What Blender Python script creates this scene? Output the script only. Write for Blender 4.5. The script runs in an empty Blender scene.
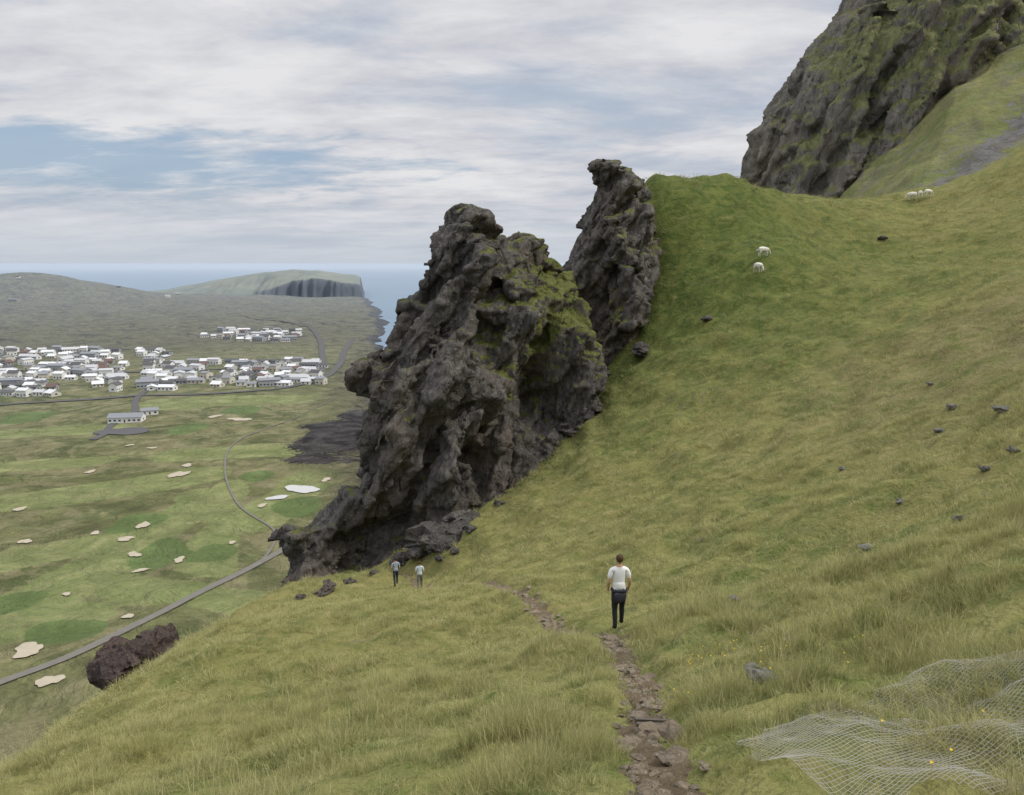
import bpy, bmesh, math, random, time
import numpy as np
from mathutils import Vector, Matrix
random.seed(7); rng=np.random.default_rng(7)
scene=bpy.context.scene
scene.view_settings.view_transform='Standard'; scene.view_settings.look='None'
scene.view_settings.exposure=0; scene.view_settings.gamma=1
F=803.7; PIT=math.radians(9.57); CP,SP=math.cos(PIT),math.sin(PIT)

# ------------------------------------------------------------------ helpers
def bearing(u,v):
    a=(u-512)/F; b=(397.5-v)/F
    return np.array([a,CP+b*SP,-SP+b*CP])
def W(u,v,t): return bearing(u,v)*t
def link(ob,parent=None):
    scene.collection.objects.link(ob)
    if parent is not None: ob.parent=parent
    return ob
def hsh(a,b,c,s):
    v=np.sin(a*127.1+b*311.7+c*74.7+s*19.19)*43758.5453
    return v-np.floor(v)
def vnoise(x,y,z=0.0,s=0.0):
    z=np.zeros_like(x)+z
    xi,yi,zi=np.floor(x),np.floor(y),np.floor(z)
    fx,fy,fz=x-xi,y-yi,z-zi
    fx=fx*fx*(3-2*fx); fy=fy*fy*(3-2*fy); fz=fz*fz*(3-2*fz)
    r=0
    for dx in (0,1):
        for dy in (0,1):
            for dz in (0,1):
                w=(fx if dx else 1-fx)*(fy if dy else 1-fy)*(fz if dz else 1-fz)
                r=r+w*hsh(xi+dx,yi+dy,zi+dz,s)
    return r*2-1
def fbm(x,y,z=0.0,o=4,s=0.0):
    r=0;a=1;n=0
    for i in range(o):
        k=2.03**i
        r=r+a*vnoise(x*k+i*3.1,y*k+i*1.7,(np.zeros_like(x)+z)*k,s+i); n+=a; a*=.5
    return r/n
def facet(P,size,seed,k=1.0,off=1.0):
    q=P/np.array(size); b=np.floor(q); best=np.full(len(P),1e9)
    bc=np.zeros_like(P); bd=np.zeros_like(P)
    for i in (-1,0,1):
        for j in (-1,0,1):
            for l in (-1,0,1):
                c=b+np.array([i,j,l])
                J=np.stack([hsh(c[:,0],c[:,1],c[:,2],seed+m) for m in (1,2,3)],1)
                d=q-(c+J); dd=(d*d).sum(1); m=dd<best
                best[m]=dd[m]; bc[m]=c[m]; bd[m]=d[m]
    g=np.stack([hsh(bc[:,0],bc[:,1],bc[:,2],seed+m)-.5 for m in (11,12,13)],1)
    o=hsh(bc[:,0],bc[:,1],bc[:,2],seed+20)-.5
    return off*o+k*(bd*g).sum(1)*1.6
def tri(x): return 4*np.abs(x-np.floor(x)-.5)-1
def slabs(P,lam,n,seed,vert=.35):
    """sum of folded plane waves: flat faces that meet in hard creases"""
    r=np.random.default_rng(seed); out=0
    for i in range(n):
        a=math.pi*(i+r.random()*.8)/n; d=np.array([math.cos(a),math.sin(a),r.uniform(-vert,vert)]); d/=np.linalg.norm(d)
        l=lam*r.uniform(.7,1.5); am=vnoise(P[:,0]/lam/2.2+i*7,P[:,1]/lam/2.2,P[:,2]/lam/3.5,seed+i)*.5+.75
        out=out+tri(P@d/l+r.random())*am
    return out/n
def ledges(P,d,lam,seed,wob=.5):
    """bedding: long ramps ending in abrupt breaks, broken up along their length"""
    d=np.array(d,float); d/=np.linalg.norm(d)
    x=P@d/lam+wob*fbm(P[:,0]/lam/2.5,P[:,1]/lam/2.5,P[:,2]/lam/2.5,3,seed)
    f=x-np.floor(x); c=np.floor(x)
    am=.35+.65*hsh(c,np.floor(P[:,2]/lam/3+c*.37),np.floor(P[:,1]/lam/2),seed)
    return (np.where(f<.86,f/.86,(1-f)/.14)*2-1)*am
def sstep(a,b,x):
    t=np.clip((x-a)/(b-a),0,1); return t*t*(3-2*t)
def mesh_np(name,V,Fc,smooth=True):
    me=bpy.data.meshes.new(name)
    if len(set(len(f) for f in Fc))>1:
        me.from_pydata([tuple(map(float,v)) for v in V],[],[tuple(map(int,f)) for f in Fc])
        me.polygons.foreach_set('use_smooth',np.full(len(Fc),smooth)); me.update(); return me
    V=np.asarray(V,dtype=np.float32); Fc=np.asarray(Fc,dtype=np.int32)
    me.vertices.add(len(V)); me.vertices.foreach_set('co',V.ravel())
    n=Fc.shape[1]; me.loops.add(Fc.size); me.loops.foreach_set('vertex_index',Fc.ravel())
    me.polygons.add(len(Fc)); me.polygons.foreach_set('loop_start',np.arange(0,Fc.size,n,dtype=np.int32))
    me.update(calc_edges=True)
    me.polygons.foreach_set('use_smooth',np.full(len(Fc),smooth))
    me.validate(); me.update()
    return me

# ------------------------------------------------------------------ materials
class NT:
    def __init__(s,name,group=False):
        if group: s.t=bpy.data.node_groups.new(name,'ShaderNodeTree')
        else:
            s.m=bpy.data.materials.new(name); s.m.use_nodes=True; s.t=s.m.node_tree; s.t.nodes.clear()
    def n(s,ty,**k):
        nd=s.t.nodes.new(ty)
        for a,b in k.items(): setattr(nd,a,b)
        return nd
    def L(s,a,b): s.t.links.new(a,b)
    def mix(s,f,a,b,bt='MIX'):
        nd=s.t.nodes.new('ShaderNodeMix'); nd.data_type='RGBA'; nd.blend_type=bt
        for idx,v in ((0,f),(6,a),(7,b)):
            if isinstance(v,bpy.types.NodeSocket): s.L(v,nd.inputs[idx])
            else:
                if idx and len(v)==3: v=(*v,1)
                nd.inputs[idx].default_value=v
        return nd.outputs[2]
    def noise(s,sc,det=4,rough=.55,vec=None,dist=0):
        nd=s.n('ShaderNodeTexNoise'); nd.inputs['Scale'].default_value=sc; nd.inputs['Detail'].default_value=det
        nd.inputs['Roughness'].default_value=rough; nd.inputs['Distortion'].default_value=dist
        if vec is not None: s.L(vec,nd.inputs['Vector'])
        return nd.outputs['Fac']
    def rng(s,v,a,b,c=0,d=1):
        nd=s.n('ShaderNodeMapRange'); s.L(v,nd.inputs[0])
        for i,x in zip((1,2,3,4),(a,b,c,d)): nd.inputs[i].default_value=x
        return nd.outputs[0]
    def math(s,op,a,b=0.0,c=None):
        nd=s.n('ShaderNodeMath'); nd.operation=op
        for i,v in enumerate((a,b,c)):
            if v is None: continue
            if isinstance(v,bpy.types.NodeSocket): s.L(v,nd.inputs[i])
            else: nd.inputs[i].default_value=v
        return nd.outputs[0]
    def dist(s,p,c):
        d=s.n('ShaderNodeVectorMath',operation='DISTANCE'); s.L(p,d.inputs[0]); d.inputs[1].default_value=tuple(c); return d.outputs['Value']
    def out(s,bsdf):
        o=s.n('ShaderNodeOutputMaterial'); s.L(bsdf,o.inputs[0]); return s.m
    def pr(s,col,rough=.8,normal=None,spec=.2):
        p=s.n('ShaderNodeBsdfPrincipled')
        if isinstance(col,bpy.types.NodeSocket): s.L(col,p.inputs['Base Color'])
        else: p.inputs['Base Color'].default_value=(*col,1)
        p.inputs['Roughness'].default_value=rough; p.inputs['Specular IOR Level'].default_value=spec
        if normal is not None: s.L(normal,p.inputs['Normal'])
        return p.outputs[0]
    def bump(s,h,dist=.1,st=1.0):
        b=s.n('ShaderNodeBump'); s.L(h,b.inputs['Height']); b.inputs['Distance'].default_value=dist
        b.inputs['Strength'].default_value=st; return b.outputs[0]
def simple(name,col,rough=.8,var=.25,sc=6,bump=0.0,spec=.2):
    t=NT(name); g=t.n('ShaderNodeNewGeometry').outputs['Position']
    f=t.noise(sc,4,vec=g); c=t.mix(f,tuple(x*(1-var) for x in col),tuple(min(1,x*(1+var)) for x in col))
    return t.out(t.pr(c,rough,t.bump(f,bump) if bump else None,spec))

def grass_group():
    t=NT('grass_colour',True); t.t.interface.new_socket('Color',in_out='OUTPUT',socket_type='NodeSocketColor')
    p=t.n('ShaderNodeNewGeometry').outputs['Position']
    a=t.rng(t.noise(.08,4,.6,p,.6),.40,.60); a2=t.rng(t.noise(.24,4,.65,p,1.0),.40,.62); b=t.rng(t.noise(.8,5,.7,p,.6),.39,.61); c=t.rng(t.noise(3.2,3,.65,p),.35,.65)
    c1=t.mix(a,(.155,.210,.052),(.315,.305,.108))
    c1=t.mix(t.math('MULTIPLY',a2,.6),c1,(.335,.290,.128))
    c2=t.mix(b,(.092,.148,.034),(.400,.365,.150))
    m=t.mix(.52,c1,c2)
    m=t.mix(t.math('MULTIPLY',c,.36),m,(.45,.395,.195))
    # darker green on the face below the saddle
    wob=t.math('ADD',t.dist(p,(14,88,2)),t.math('MULTIPLY',t.noise(.12,3,.6,p),14.0))
    g=t.rng(wob,20,46,.80,0)
    m=t.mix(g,m,t.mix(b,(.072,.122,.028),(.178,.215,.056)))
    # dry brown ground on the upper right slope
    w2=t.math('ADD',t.dist(p,(31,42,-4)),t.math('MULTIPLY',t.noise(.2,4,.65,p),16.0))
    g2=t.rng(w2,12,30,.65,0)
    m=t.mix(t.math('MULTIPLY',g2,t.math('MAXIMUM',b,a2)),m,(.30,.24,.155))
    # worn, thin patches
    wp=t.rng(t.noise(.5,5,.7,p,1.2),.62,.70,0,.6); m=t.mix(wp,m,(.26,.22,.16))
    o=t.n('NodeGroupOutput'); t.L(m,o.inputs[0]); return t.t
GG=grass_group()
def gcol(t):
    g=t.n('ShaderNodeGroup'); g.node_tree=GG; return g.outputs[0]
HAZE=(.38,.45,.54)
def hazed(t,c,near=500.,far=8000.,mx=.8):  # aerial haze painted into the base colour, stronger with distance
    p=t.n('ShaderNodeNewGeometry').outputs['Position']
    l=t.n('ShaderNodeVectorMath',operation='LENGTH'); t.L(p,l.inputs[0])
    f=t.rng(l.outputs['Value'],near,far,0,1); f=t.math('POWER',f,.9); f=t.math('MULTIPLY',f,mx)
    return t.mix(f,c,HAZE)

def mat_ground():
    t=NT('ground_turf'); p=t.n('ShaderNodeNewGeometry').outputs['Position']
    at=t.n('ShaderNodeAttribute',attribute_name='zone'); sp=t.n('ShaderNodeSeparateColor'); t.L(at.outputs['Color'],sp.inputs[0])
    fa=t.n('ShaderNodeAttribute',attribute_name='fairway').outputs['Fac']; ga=t.n('ShaderNodeAttribute',attribute_name='green').outputs['Fac']
    g=t.mix(1.0,gcol(t),(.60,.60,.54),'MULTIPLY')
    n1=t.rng(t.noise(.011,7,.70,p,2.0),.43,.57); n2=t.rng(t.noise(.045,7,.72,p,1.2),.40,.60); n3=t.rng(t.noise(.35,4,.7,p),.35,.65); n4=t.rng(t.noise(.02,6,.68,p,3.0),.47,.56)
    pl=t.mix(n1,(.105,.132,.048),(.210,.212,.095)); pl=t.mix(t.math('MULTIPLY',n2,.65),pl,(.090,.098,.046))
    pl=t.mix(t.math('MULTIPLY',n4,.75),pl,(.275,.250,.140))
    fw=t.mix(n2,(.195,.240,.088),(.290,.305,.135)); ff=t.rng(t.math('ADD',fa,t.math('MULTIPLY',t.math('SUBTRACT',n2,.5),.3)),.35,.6,0,.92); pl=t.mix(ff,pl,fw)
    pl=t.mix(t.rng(t.math('ADD',ga,t.math('MULTIPLY',t.math('SUBTRACT',n3,.5),.15)),.4,.6,0,.9),pl,(.125,.185,.062))
    pl=t.mix(t.math('MULTIPLY',n3,.35),pl,(.12,.12,.06))
    la=t.mix(n2,(.046,.046,.032),(.165,.150,.088)); la=t.mix(t.math('MULTIPLY',n1,.6),la,(.155,.15,.078)); pl=t.mix(sp.outputs[1],pl,la)
    ro=t.mix(n2,(.022,.020,.021),(.075,.070,.066)) 
    rr=t.rng(t.math('ADD',sp.outputs[2],t.math('MULTIPLY',t.math('SUBTRACT',n3,.5),.8)),.35,.6)
    c=t.mix(sp.outputs[0],g,pl); c=t.mix(rr,c,ro)
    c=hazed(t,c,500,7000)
    h=t.math('ADD',t.noise(9,3,.6,p),t.math('MULTIPLY',t.noise(1.6,3,.6,p),2.5))
    nb=t.bump(h,.12,.8)
    b2=t.n('ShaderNodeBump'); t.L(t.noise(.06,6,.65,p,1.0),b2.inputs['Height']); b2.inputs['Distance'].default_value=14.0; t.L(t.math('MULTIPLY',sp.outputs[0],.85),b2.inputs['Strength']); t.L(nb,b2.inputs['Normal'])
    return t.out(t.pr(c,.95,b2.outputs[0],.1))
def mat_rock(name,dark,light,warm,scale=1.0,moss=.6,hz=False,mossc=((.10,.125,.032),(.22,.225,.075)),bumpd=.25,mc_=None):
    t=NT(name); geo=t.n('ShaderNodeNewGeometry'); p=geo.outputs['Position']
    sv=t.n('ShaderNodeMapping'); t.L(p,sv.inputs[0]); sv.inputs['Scale'].default_value=(1,1,.4); sv.inputs['Rotation'].default_value=(.1,-.45,0); ps=sv.outputs[0]
    n1=t.rng(t.noise(.25*scale,6,.68,ps,.8),.38,.62); n2=t.rng(t.noise(2.0*scale,7,.76,ps,.3),.39,.63); n3=t.rng(t.noise(.13*scale,4,.6,p),.46,.62)
    n4=t.rng(t.noise(6*scale,4,.7,p),.57,.72)
    c=t.mix(n2,dark,light); c=t.mix(t.math('MULTIPLY',n1,.5),c,tuple(x*.55 for x in dark))
    c=t.mix(t.math('MULTIPLY',n3,.5),c,warm)
    c=t.mix(t.math('MULTIPLY',n4,.45),c,tuple(min(1,x*1.7) for x in light))
    s=t.n('ShaderNodeSeparateXYZ'); t.L(geo.outputs['Normal'],s.inputs[0])
    z=t.math('ADD',s.outputs[2],t.math('MULTIPLY',t.math('SUBTRACT',t.noise(.5*scale,6,.7,p),.5),1.5))
    if mc_ is not None:
        for (cc,rr_,am) in mc_: z=t.math('ADD',z,t.rng(t.dist(p,cc),rr_*.35,rr_,am,0))
    ms=t.rng(z,moss,moss+.14); mc=t.mix(n2,*mossc)
    c=t.mix(ms,c,mc)
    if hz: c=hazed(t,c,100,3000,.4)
    vo=t.n('ShaderNodeTexVoronoi',feature='DISTANCE_TO_EDGE'); vo.inputs['Scale'].default_value=1.0*scale
    v2=t.n('ShaderNodeTexVoronoi',feature='F1'); v2.inputs['Scale'].default_value=2.3*scale; t.L(ps,v2.inputs['Vector'])
    dv=t.n('ShaderNodeVectorMath',operation='ADD'); nn=t.n('ShaderNodeTexNoise'); nn.inputs['Scale'].default_value=.8*scale; t.L(p,nn.inputs['Vector'])
    t.L(ps,dv.inputs[0]); t.L(nn.outputs['Color'],dv.inputs[1]); t.L(dv.outputs[0],vo.inputs['Vector'])
    cr=t.rng(vo.outputs['Distance'],0,.05)
    sc_=t.n('ShaderNodeSeparateColor'); t.L(v2.outputs['Color'],sc_.inputs[0])
    h=t.math('ADD',t.math('MULTIPLY',t.noise(1.5*scale,8,.78,ps,.4),2.2),t.math('MULTIPLY',cr,.5)); h=t.math('ADD',h,t.math('MULTIPLY',sc_.outputs[0],.35))
    return t.out(t.pr(c,.92,t.bump(h,bumpd,1.0),.15))

# ------------------------------------------------------------------ terrain height
ctrl=[]
def cp(*a): ctrl.append(a)
def cw(u,v,t): ctrl.append(tuple(W(u,v,t)))
cp(0,0,-1.65); cp(0,-12,1.5); cp(10,-5,2.6); cp(10,2,1.6); cp(-8,0,-4.6); cp(-10,-14,-1.5); cp(-22,2,-15); cp(20,8,3.2); cp(25,-8,8)
cw(512,795,5.3); cw(680,790,5.3); cw(1024,795,4.6); cw(1024,700,6.4); cw(1024,600,9.5); cw(1024,500,17); cw(1024,400,31); cw(1024,300,52); cw(1024,230,76)
cp(2.4,16.9,-8.1); cw(396,587,52); cw(421,590,54)
cw(866,548,21); cw(860,400,46); cw(760,400,58); cw(860,300,70); cw(700,480,43); cw(620,500,49); cw(560,560,38); cw(740,560,25)
cw(450,550,55); cw(400,600,46); cw(500,640,24); cw(350,680,22); cw(200,720,18); cw(300,780,10); cw(120,790,11)
cw(0,767,16); cw(100,704,27); cw(175,652,39); cw(230,619,49); cw(280,594,58)
for (x,y,z) in [(-22,16,-22.5),(-26,30,-29),(-28,44,-33),(-27,60,-37),(-60,20,-62),(-62,50,-68),(-50,80,-72),(-30,90,-66),(-110,0,-118),(-110,60,-122),(-80,110,-122),(-20,120,-95),(-20,74,-42),(-8,84,-38),(2,96,-28),(10,108,-18),(24,118,-6),(10,135,-60)]: cp(x,y,z)
cw(500,500,62); cw(580,430,70); cw(620,380,75); cw(658,340,78); cw(668,240,86); cw(640,185,92); cw(680,181,93.5); cw(715,175,95); cw(760,188,100); cw(800,200,105); cw(850,200,108); cw(900,193,110); cw(960,180,113); cw(1024,150,116); cw(1100,112,118)
cw(760,262,78); cw(700,330,74); cw(780,330,68); cw(920,215,103); cw(820,240,88); cw(960,260,78); cw(700,250,84)
for (x,y,z) in [(40,122,2),(55,128,3),(75,130,10),(60,150,-12),(30,140,-30),(100,140,18),(30,25,3.5),(45,40,6),(60,20,18),(70,75,14),(95,100,28),(110,40,45),(120,110,45)]: cp(x,y,z)
C=np.array(ctrl); CC=3.0
def phi(r2): return np.sqrt(r2+CC*CC)
n=len(C); A=np.zeros((n+3,n+3)); d2=((C[:,None,:2]-C[None,:,:2])**2).sum(2)
A[:n,:n]=phi(d2)-np.eye(n)*0.15
A[:n,n]=1; A[:n,n+1:]=C[:,:2]; A[n,:n]=1; A[n+1:,:n]=C[:,:2].T
sol=np.linalg.solve(A,np.concatenate([C[:,2],[0,0,0]]))
def hill(x,y):
    r=np.full(x.shape,sol[n])+sol[n+1]*x+sol[n+2]*y
    for i in range(n): r+=sol[i]*phi((x-C[i,0])**2+(y-C[i,1])**2)
    far=np.maximum(0,np.hypot(x-25,y-50)-115); 
    return r-far*1.1
cy=[-500,300,430,500,560,600,800,1000,1478,2000,2530,3200,4000]; cx=[300,0,-45,-62,-80,-88,-122,-150,-224,-335,-450,-700,-1200]
def coast(x,y): return np.interp(y,cy,cx)-x+18*fbm(x/60,y/60,o=3,s=5)
def plain(x,y):
    d=np.hypot(x,y)
    z=-110+2.2*fbm(x/70,y/70,o=3,s=2)
    z=z+sstep(1000,1500,d)*(8*fbm(x/110,y/110,o=5,s=3)+3)
    z=z+ 74*np.exp(-(((x+1380)/290)**2+((y-2280)/300)**2))
    c=coast(x,y); z=np.where(c<30,z-14*(1-sstep(-25,30,c)),z)
    z=z-40*sstep(2850,3200,y)
    return z
PATH=np.array([(1.05,3.0),(1.15,4.8),(1.2,6.3),(1.45,8.5),(1.95,11),(2.0,13.5),(2.25,16.9),(1.6,20),(1.2,24),(.6,29),(-1.2,36),(-3.8,43),(-6,49),(-7,53),(-9,56)])
def pathdist(x,y):
    r=np.full(x.shape,1e9)
    for a,b in zip(PATH[:-1],PATH[1:]):
        d=b-a; t=np.clip(((x-a[0])*d[0]+(y-a[1])*d[1])/(d@d),0,1)
        r=np.minimum(r,np.hypot(x-a[0]-t*d[0],y-a[1]-t*d[1]))
    return r
def H(x,y):
    x=np.atleast_1d(np.asarray(x,float)); y=np.atleast_1d(np.asarray(y,float))
    h=hill(x,y); d=np.hypot(x,y)
    pd=pathdist(x,y)+.12*vnoise(x*1.7,y*1.7,s=9)
    tus=.34*fbm(x*.9,y*.9,o=3,s=1)+.55*fbm(x*.16,y*.16,o=3,s=4)*sstep(6,30,d)
    terr=.22*np.sin((h*1.0+1.2*fbm(x*.12,y*.12,o=2,s=8))*3.4)*sstep(25,55,d)
    tus=tus*(.25+.75*sstep(.3,1.0,pd))
    h=h+tus+terr*.8-.17*(1-sstep(.15,.5,pd))
    return np.maximum(h,plain(x,y))
def Hs(x,y): return float(H(x,y)[0])
def hit(u,v,t0=2.0):
    d=bearing(u,v); t=t0*(6000/t0)**(np.arange(900)/899)
    P=d[None]*t[:,None]; z=H(P[:,0],P[:,1]); k=np.argmax(P[:,2]<z)
    lo,hi=t[max(k-1,0)],t[k]
    for _ in range(14):
        m=(lo+hi)/2; 
        if d[2]*m<Hs(d[0]*m,d[1]*m): hi=m
        else: lo=m
    p=d*hi; return Vector((p[0],p[1],Hs(p[0],p[1])))
def gpt(u,v): 
    d=bearing(u,v); t=-109.5/d[2]; return d*t

# ground sheet
NX,NY,a0=680,760,8.0
sx=np.linspace(math.asinh(-5200/a0),math.asinh(3500/a0),NX); X=a0*np.sinh(sx)
sy=np.linspace(math.asinh(-45/a0),math.asinh(9000/a0),NY); Y=6+a0*np.sinh(sy)
GX,GY=np.meshgrid(X,Y); gx,gy=GX.ravel(),GY.ravel(); gz=H(gx,gy)
idx=np.arange(NX*NY).reshape(NY,NX)
Fq=np.stack([idx[:-1,:-1].ravel(),idx[:-1,1:].ravel(),idx[1:,1:].ravel(),idx[1:,:-1].ravel()],1)
me=mesh_np('ground',np.stack([gx,gy,gz],1),Fq)
hl=hill(gx,gy)
lav=sstep(900,1250,np.hypot(gx,gy)+80*fbm(gx/80,gy/80,s=3))
lav=np.maximum(lav,1-sstep(40,75,coast(gx,gy)))
rk=1-sstep(14,38,coast(gx,gy))
rk=np.maximum(rk,1-sstep(.65,1.15,np.hypot((gx+108)/34,(gy-520)/95)+.5*fbm(gx/20,gy/20,o=4,s=12)))
pm=np.maximum(sstep(-6,6,plain(gx,gy)-hl),1-sstep(-100,-70,gz))
col=np.ones((len(gx),4),dtype=np.float32); col[:,0]=pm; col[:,1]=lav; col[:,2]=rk*pm
ca=me.color_attributes.new('zone','FLOAT_COLOR','POINT'); ca.data.foreach_set('color',col.ravel())
fw=np.zeros(len(gx)); wx=gx+14*fbm(gx/50,gy/50,o=3,s=21); wy=gy+14*fbm(gx/50,gy/50,o=3,s=22)
for (ua,va,ub,vb,w) in [(30,610,190,500,14),(0,505,190,478,18),(210,560,225,490,10),(110,575,250,600,10),(180,455,330,445,20),(0,432,110,428,18),(150,405,300,400,20),(260,520,330,475,13),(0,560,80,545,12),(0,465,90,458,14),(0,640,90,610,12)]:
    a=gpt(ua,va)[:2];d=gpt(ub,vb)[:2]-a; tt=np.clip(((wx-a[0])*d[0]+(wy-a[1])*d[1])/(d@d),0,1); dd=np.hypot(wx-a[0]-tt*d[0],wy-a[1]-tt*d[1]); fw=np.maximum(fw,1-sstep(w*.75,w*1.25,dd))
a=me.attributes.new('fairway','FLOAT','POINT'); a.data.foreach_set('value',fw.astype(np.float32))
gr=np.zeros(len(gx))
for (u,v,w) in [(150,553,12),(115,526,12),(302,508,13),(235,412,16),(30,415,16),(210,548,9),(70,632,9),(255,480,11),(180,430,14),(20,600,9)]:
    c=gpt(u,v); gr=np.maximum(gr,1-sstep(.75,1.15,np.hypot(wx-c[0]-2,(wy-c[1]-2)*.8)/w))
a=me.attributes.new('green','FLOAT','POINT'); a.data.foreach_set('value',gr.astype(np.float32))
MG=mat_ground(); me.materials.append(MG); link(bpy.data.objects.new('ground',me))

# sea
t=NT('sea_water'); p=t.n('ShaderNodeNewGeometry').outputs['Position']
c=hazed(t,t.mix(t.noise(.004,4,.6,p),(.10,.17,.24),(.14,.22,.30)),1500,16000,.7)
MSEA=t.out(t.pr(c,.4,t.bump(t.noise(.12,4,.6,p),.6,.5),.4))
R=70000; me=mesh_np('sea',[(-R,-2000,-113),(R,-2000,-113),(R,R,-113),(-R,R,-113)],[(0,1,2,3)]); me.materials.append(MSEA); link(bpy.data.objects.new('sea',me))

# ------------------------------------------------------------------ crag
def inpoly(px,py,poly):
    r=np.zeros(px.shape,bool); m=len(poly)
    for i in range(m):
        x1,y1=poly[i]; x2,y2=poly[(i+1)%m]
        if y1==y2: continue
        c=((y1>py)!=(y2>py))&(px<(x2-x1)*(py-y1)/(y2-y1)+x1); r^=c
    return r
def polydist(px,py,poly):
    r=np.full(px.shape,1e9); m=len(poly)
    for i in range(m):
        a=np.array(poly[i]); b=np.array(poly[(i+1)%m]); d=b-a
        t=np.clip(((px-a[0])*d[0]+(py-a[1])*d[1])/(d@d+1e-9),0,1)
        r=np.minimum(r,np.hypot(px-a[0]-t*d[0],py-a[1]-t*d[1]))
    return r
def inflated(pix,P1,P2,shift,Tf,Tb,Rr,step):
    P1=np.array(P1);P2=np.array(P2); e=(P2-P1)[:2]; e/=np.linalg.norm(e); nn=np.array([-e[1],e[0]])
    if nn@P1[:2]<0: nn=-nn
    O=P1[:2]+nn*shift; poly=[]
    for u,v in pix:
        d=bearing(u,v); tt=(nn@O)/(nn@d[:2]); q=d*tt; poly.append(((q[:2]-O)@e,q[2]))
    pa=np.array(poly); s=np.arange(pa[:,0].min()-step,pa[:,0].max()+2*step,step); z=np.arange(pa[:,1].min()-step,pa[:,1].max()+2*step,step)
    S,Z=np.meshgrid(s,z); ins=inpoly(S,Z,poly); D=polydist(S,Z,poly)
    cell=ins[:-1,:-1]&ins[1:,:-1]&ins[1:,1:]&ins[:-1,1:]
    cnt=np.zeros(S.shape,int); cnt[:-1,:-1]+=cell;cnt[1:,:-1]+=cell;cnt[1:,1:]+=cell;cnt[:-1,1:]+=cell
    used=cnt>0; bnd=used&(cnt<4)
    q=np.clip(D/Rr,0,1); f=.7*q+.3*np.sqrt(1-(1-q)**2); f=np.where(bnd,0,f)
    V=[];fi=-np.ones(S.shape,int);bi=-np.ones(S.shape,int)
    for (i,j) in zip(*np.nonzero(used)):
        b=O+e*S[i,j]
        a=b-nn*Tf*f[i,j]; fi[i,j]=len(V); V.append((a[0],a[1],Z[i,j]))
        if bnd[i,j]: bi[i,j]=fi[i,j]
        else:
            a=b+nn*Tb*f[i,j]; bi[i,j]=len(V); V.append((a[0],a[1],Z[i,j]))
    Fs=[]
    for (i,j) in zip(*np.nonzero(cell)):
        Fs.append((fi[i,j],fi[i,j+1],fi[i+1,j+1],fi[i+1,j])); Fs.append((bi[i,j],bi[i+1,j],bi[i+1,j+1],bi[i,j+1]))
    return V,Fs
def remesh(me,vox):
    ob=link(bpy.data.objects.new('tmp',me)); m=ob.modifiers.new('r','REMESH'); m.mode='VOXEL'; m.voxel_size=vox
    dg=bpy.context.evaluated_depsgraph_get(); dg.update(); r=bpy.data.meshes.new_from_object(ob.evaluated_get(dg))
    bpy.data.objects.remove(ob); return r
def getv(me):
    V=np.zeros(len(me.vertices)*3,dtype=np.float32); me.vertices.foreach_get('co',V)
    N=np.zeros(len(me.vertices)*3,dtype=np.float32); me.vertices.foreach_get('normal',N); return V.reshape(-1,3).astype(float),N.reshape(-1,3).astype(float)
def setv(me,V): me.vertices.foreach_set('co',V.astype(np.float32).ravel()); me.update()
def rockify(pieces,vox1,vox2,big,small,name,dents=(),warp=.8,wl=.2,fine=.1,bias=0.,crack=None,beds=((),()),plates=((),()),zs=.5):
    V=[];Fs=[]
    for v,f in pieces:
        o=len(V); V+=v; Fs+=[tuple(i+o for i in q) for q in f]
    me=bpy.data.meshes.new(name); me.from_pydata(V,[],Fs); me.update()
    me=remesh(me,vox1)
    for st,(lst,vx) in enumerate(((big,vox2),(small,None))):
        V,N=getv(me)
        Wp=V+np.stack([fbm(V[:,0]*wl,V[:,1]*wl,V[:,2]*wl,3,s) for s in (31,32,33)],1)*warp
        # lean the grain: coordinates run along the steep joints
        Q=Wp.copy(); Q[:,0]=Wp[:,0]-.5*Wp[:,2]; Q[:,2]=Wp[:,2]*zs
        dd=np.zeros(len(V))
        for (lam,am,sd,vt) in lst: dd+=am*slabs(Q,lam,3,sd,vt)
        for (d,lam,am,sd) in beds[st]: dd+=am*ledges(Wp,d,lam,sd)
        for (sz,am,sd) in plates[st]: dd+=am*facet(Q,(sz,sz,sz),sd,1.8,.45)
        if st==0:
            dd+=bias
            for (c,r,dp) in dents:
                rr=(((V-np.array(c))/np.array(r))**2).sum(1); dd-=dp*np.exp(-rr)
            if crack:
                sc,dp,wd=crack
                for s_ in (71,72):
                    nz=np.abs(fbm(Q[:,0]*sc,Q[:,1]*sc,Q[:,2]*sc*.6,3,s_)); dd-=dp*np.exp(-(nz/wd)**2)
        else:
            dd+=fine*fbm(V[:,0]*1.8,V[:,1]*1.8,V[:,2]*1.8,4,40)
        M=N.copy(); M[:,2]*=.35; V+=M*dd[:,None]; setv(me,V)
        if vx: me=remesh(me,vx)
    me.polygons.foreach_set('use_smooth',np.full(len(me.polygons),True)); me.update(); me.name=name
    return me
PA=W(280,500,63); PB=W(580,400,79)
L1=[(353,362),(364,350),(378,344),(388,325),(397,306),(409,293),(420,284),(432,262),(440,245),(445,222),(450,205),(461,195),(473,200),(475,214),(488,216),(494,229),(503,243),(508,235),(524,231),(531,240),(546,246),(553,262),(567,273),(576,300),(590,340),(600,380),(590,430),(560,480),(500,540),(420,590),(370,600),(345,560),(360,500),(371,470),(363,440),(354,410)]
L2=[(378,378),(405,345),(425,312),(450,275),(470,262),(484,300),(497,350),(505,395),(496,430),(480,470),(462,520),(430,570),(385,590),(374,545),(376,480),(366,430)]
L2b=[(442,240),(452,215),(468,218),(482,260),(495,300),(505,340),(480,360),(450,320),(438,275)]
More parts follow.
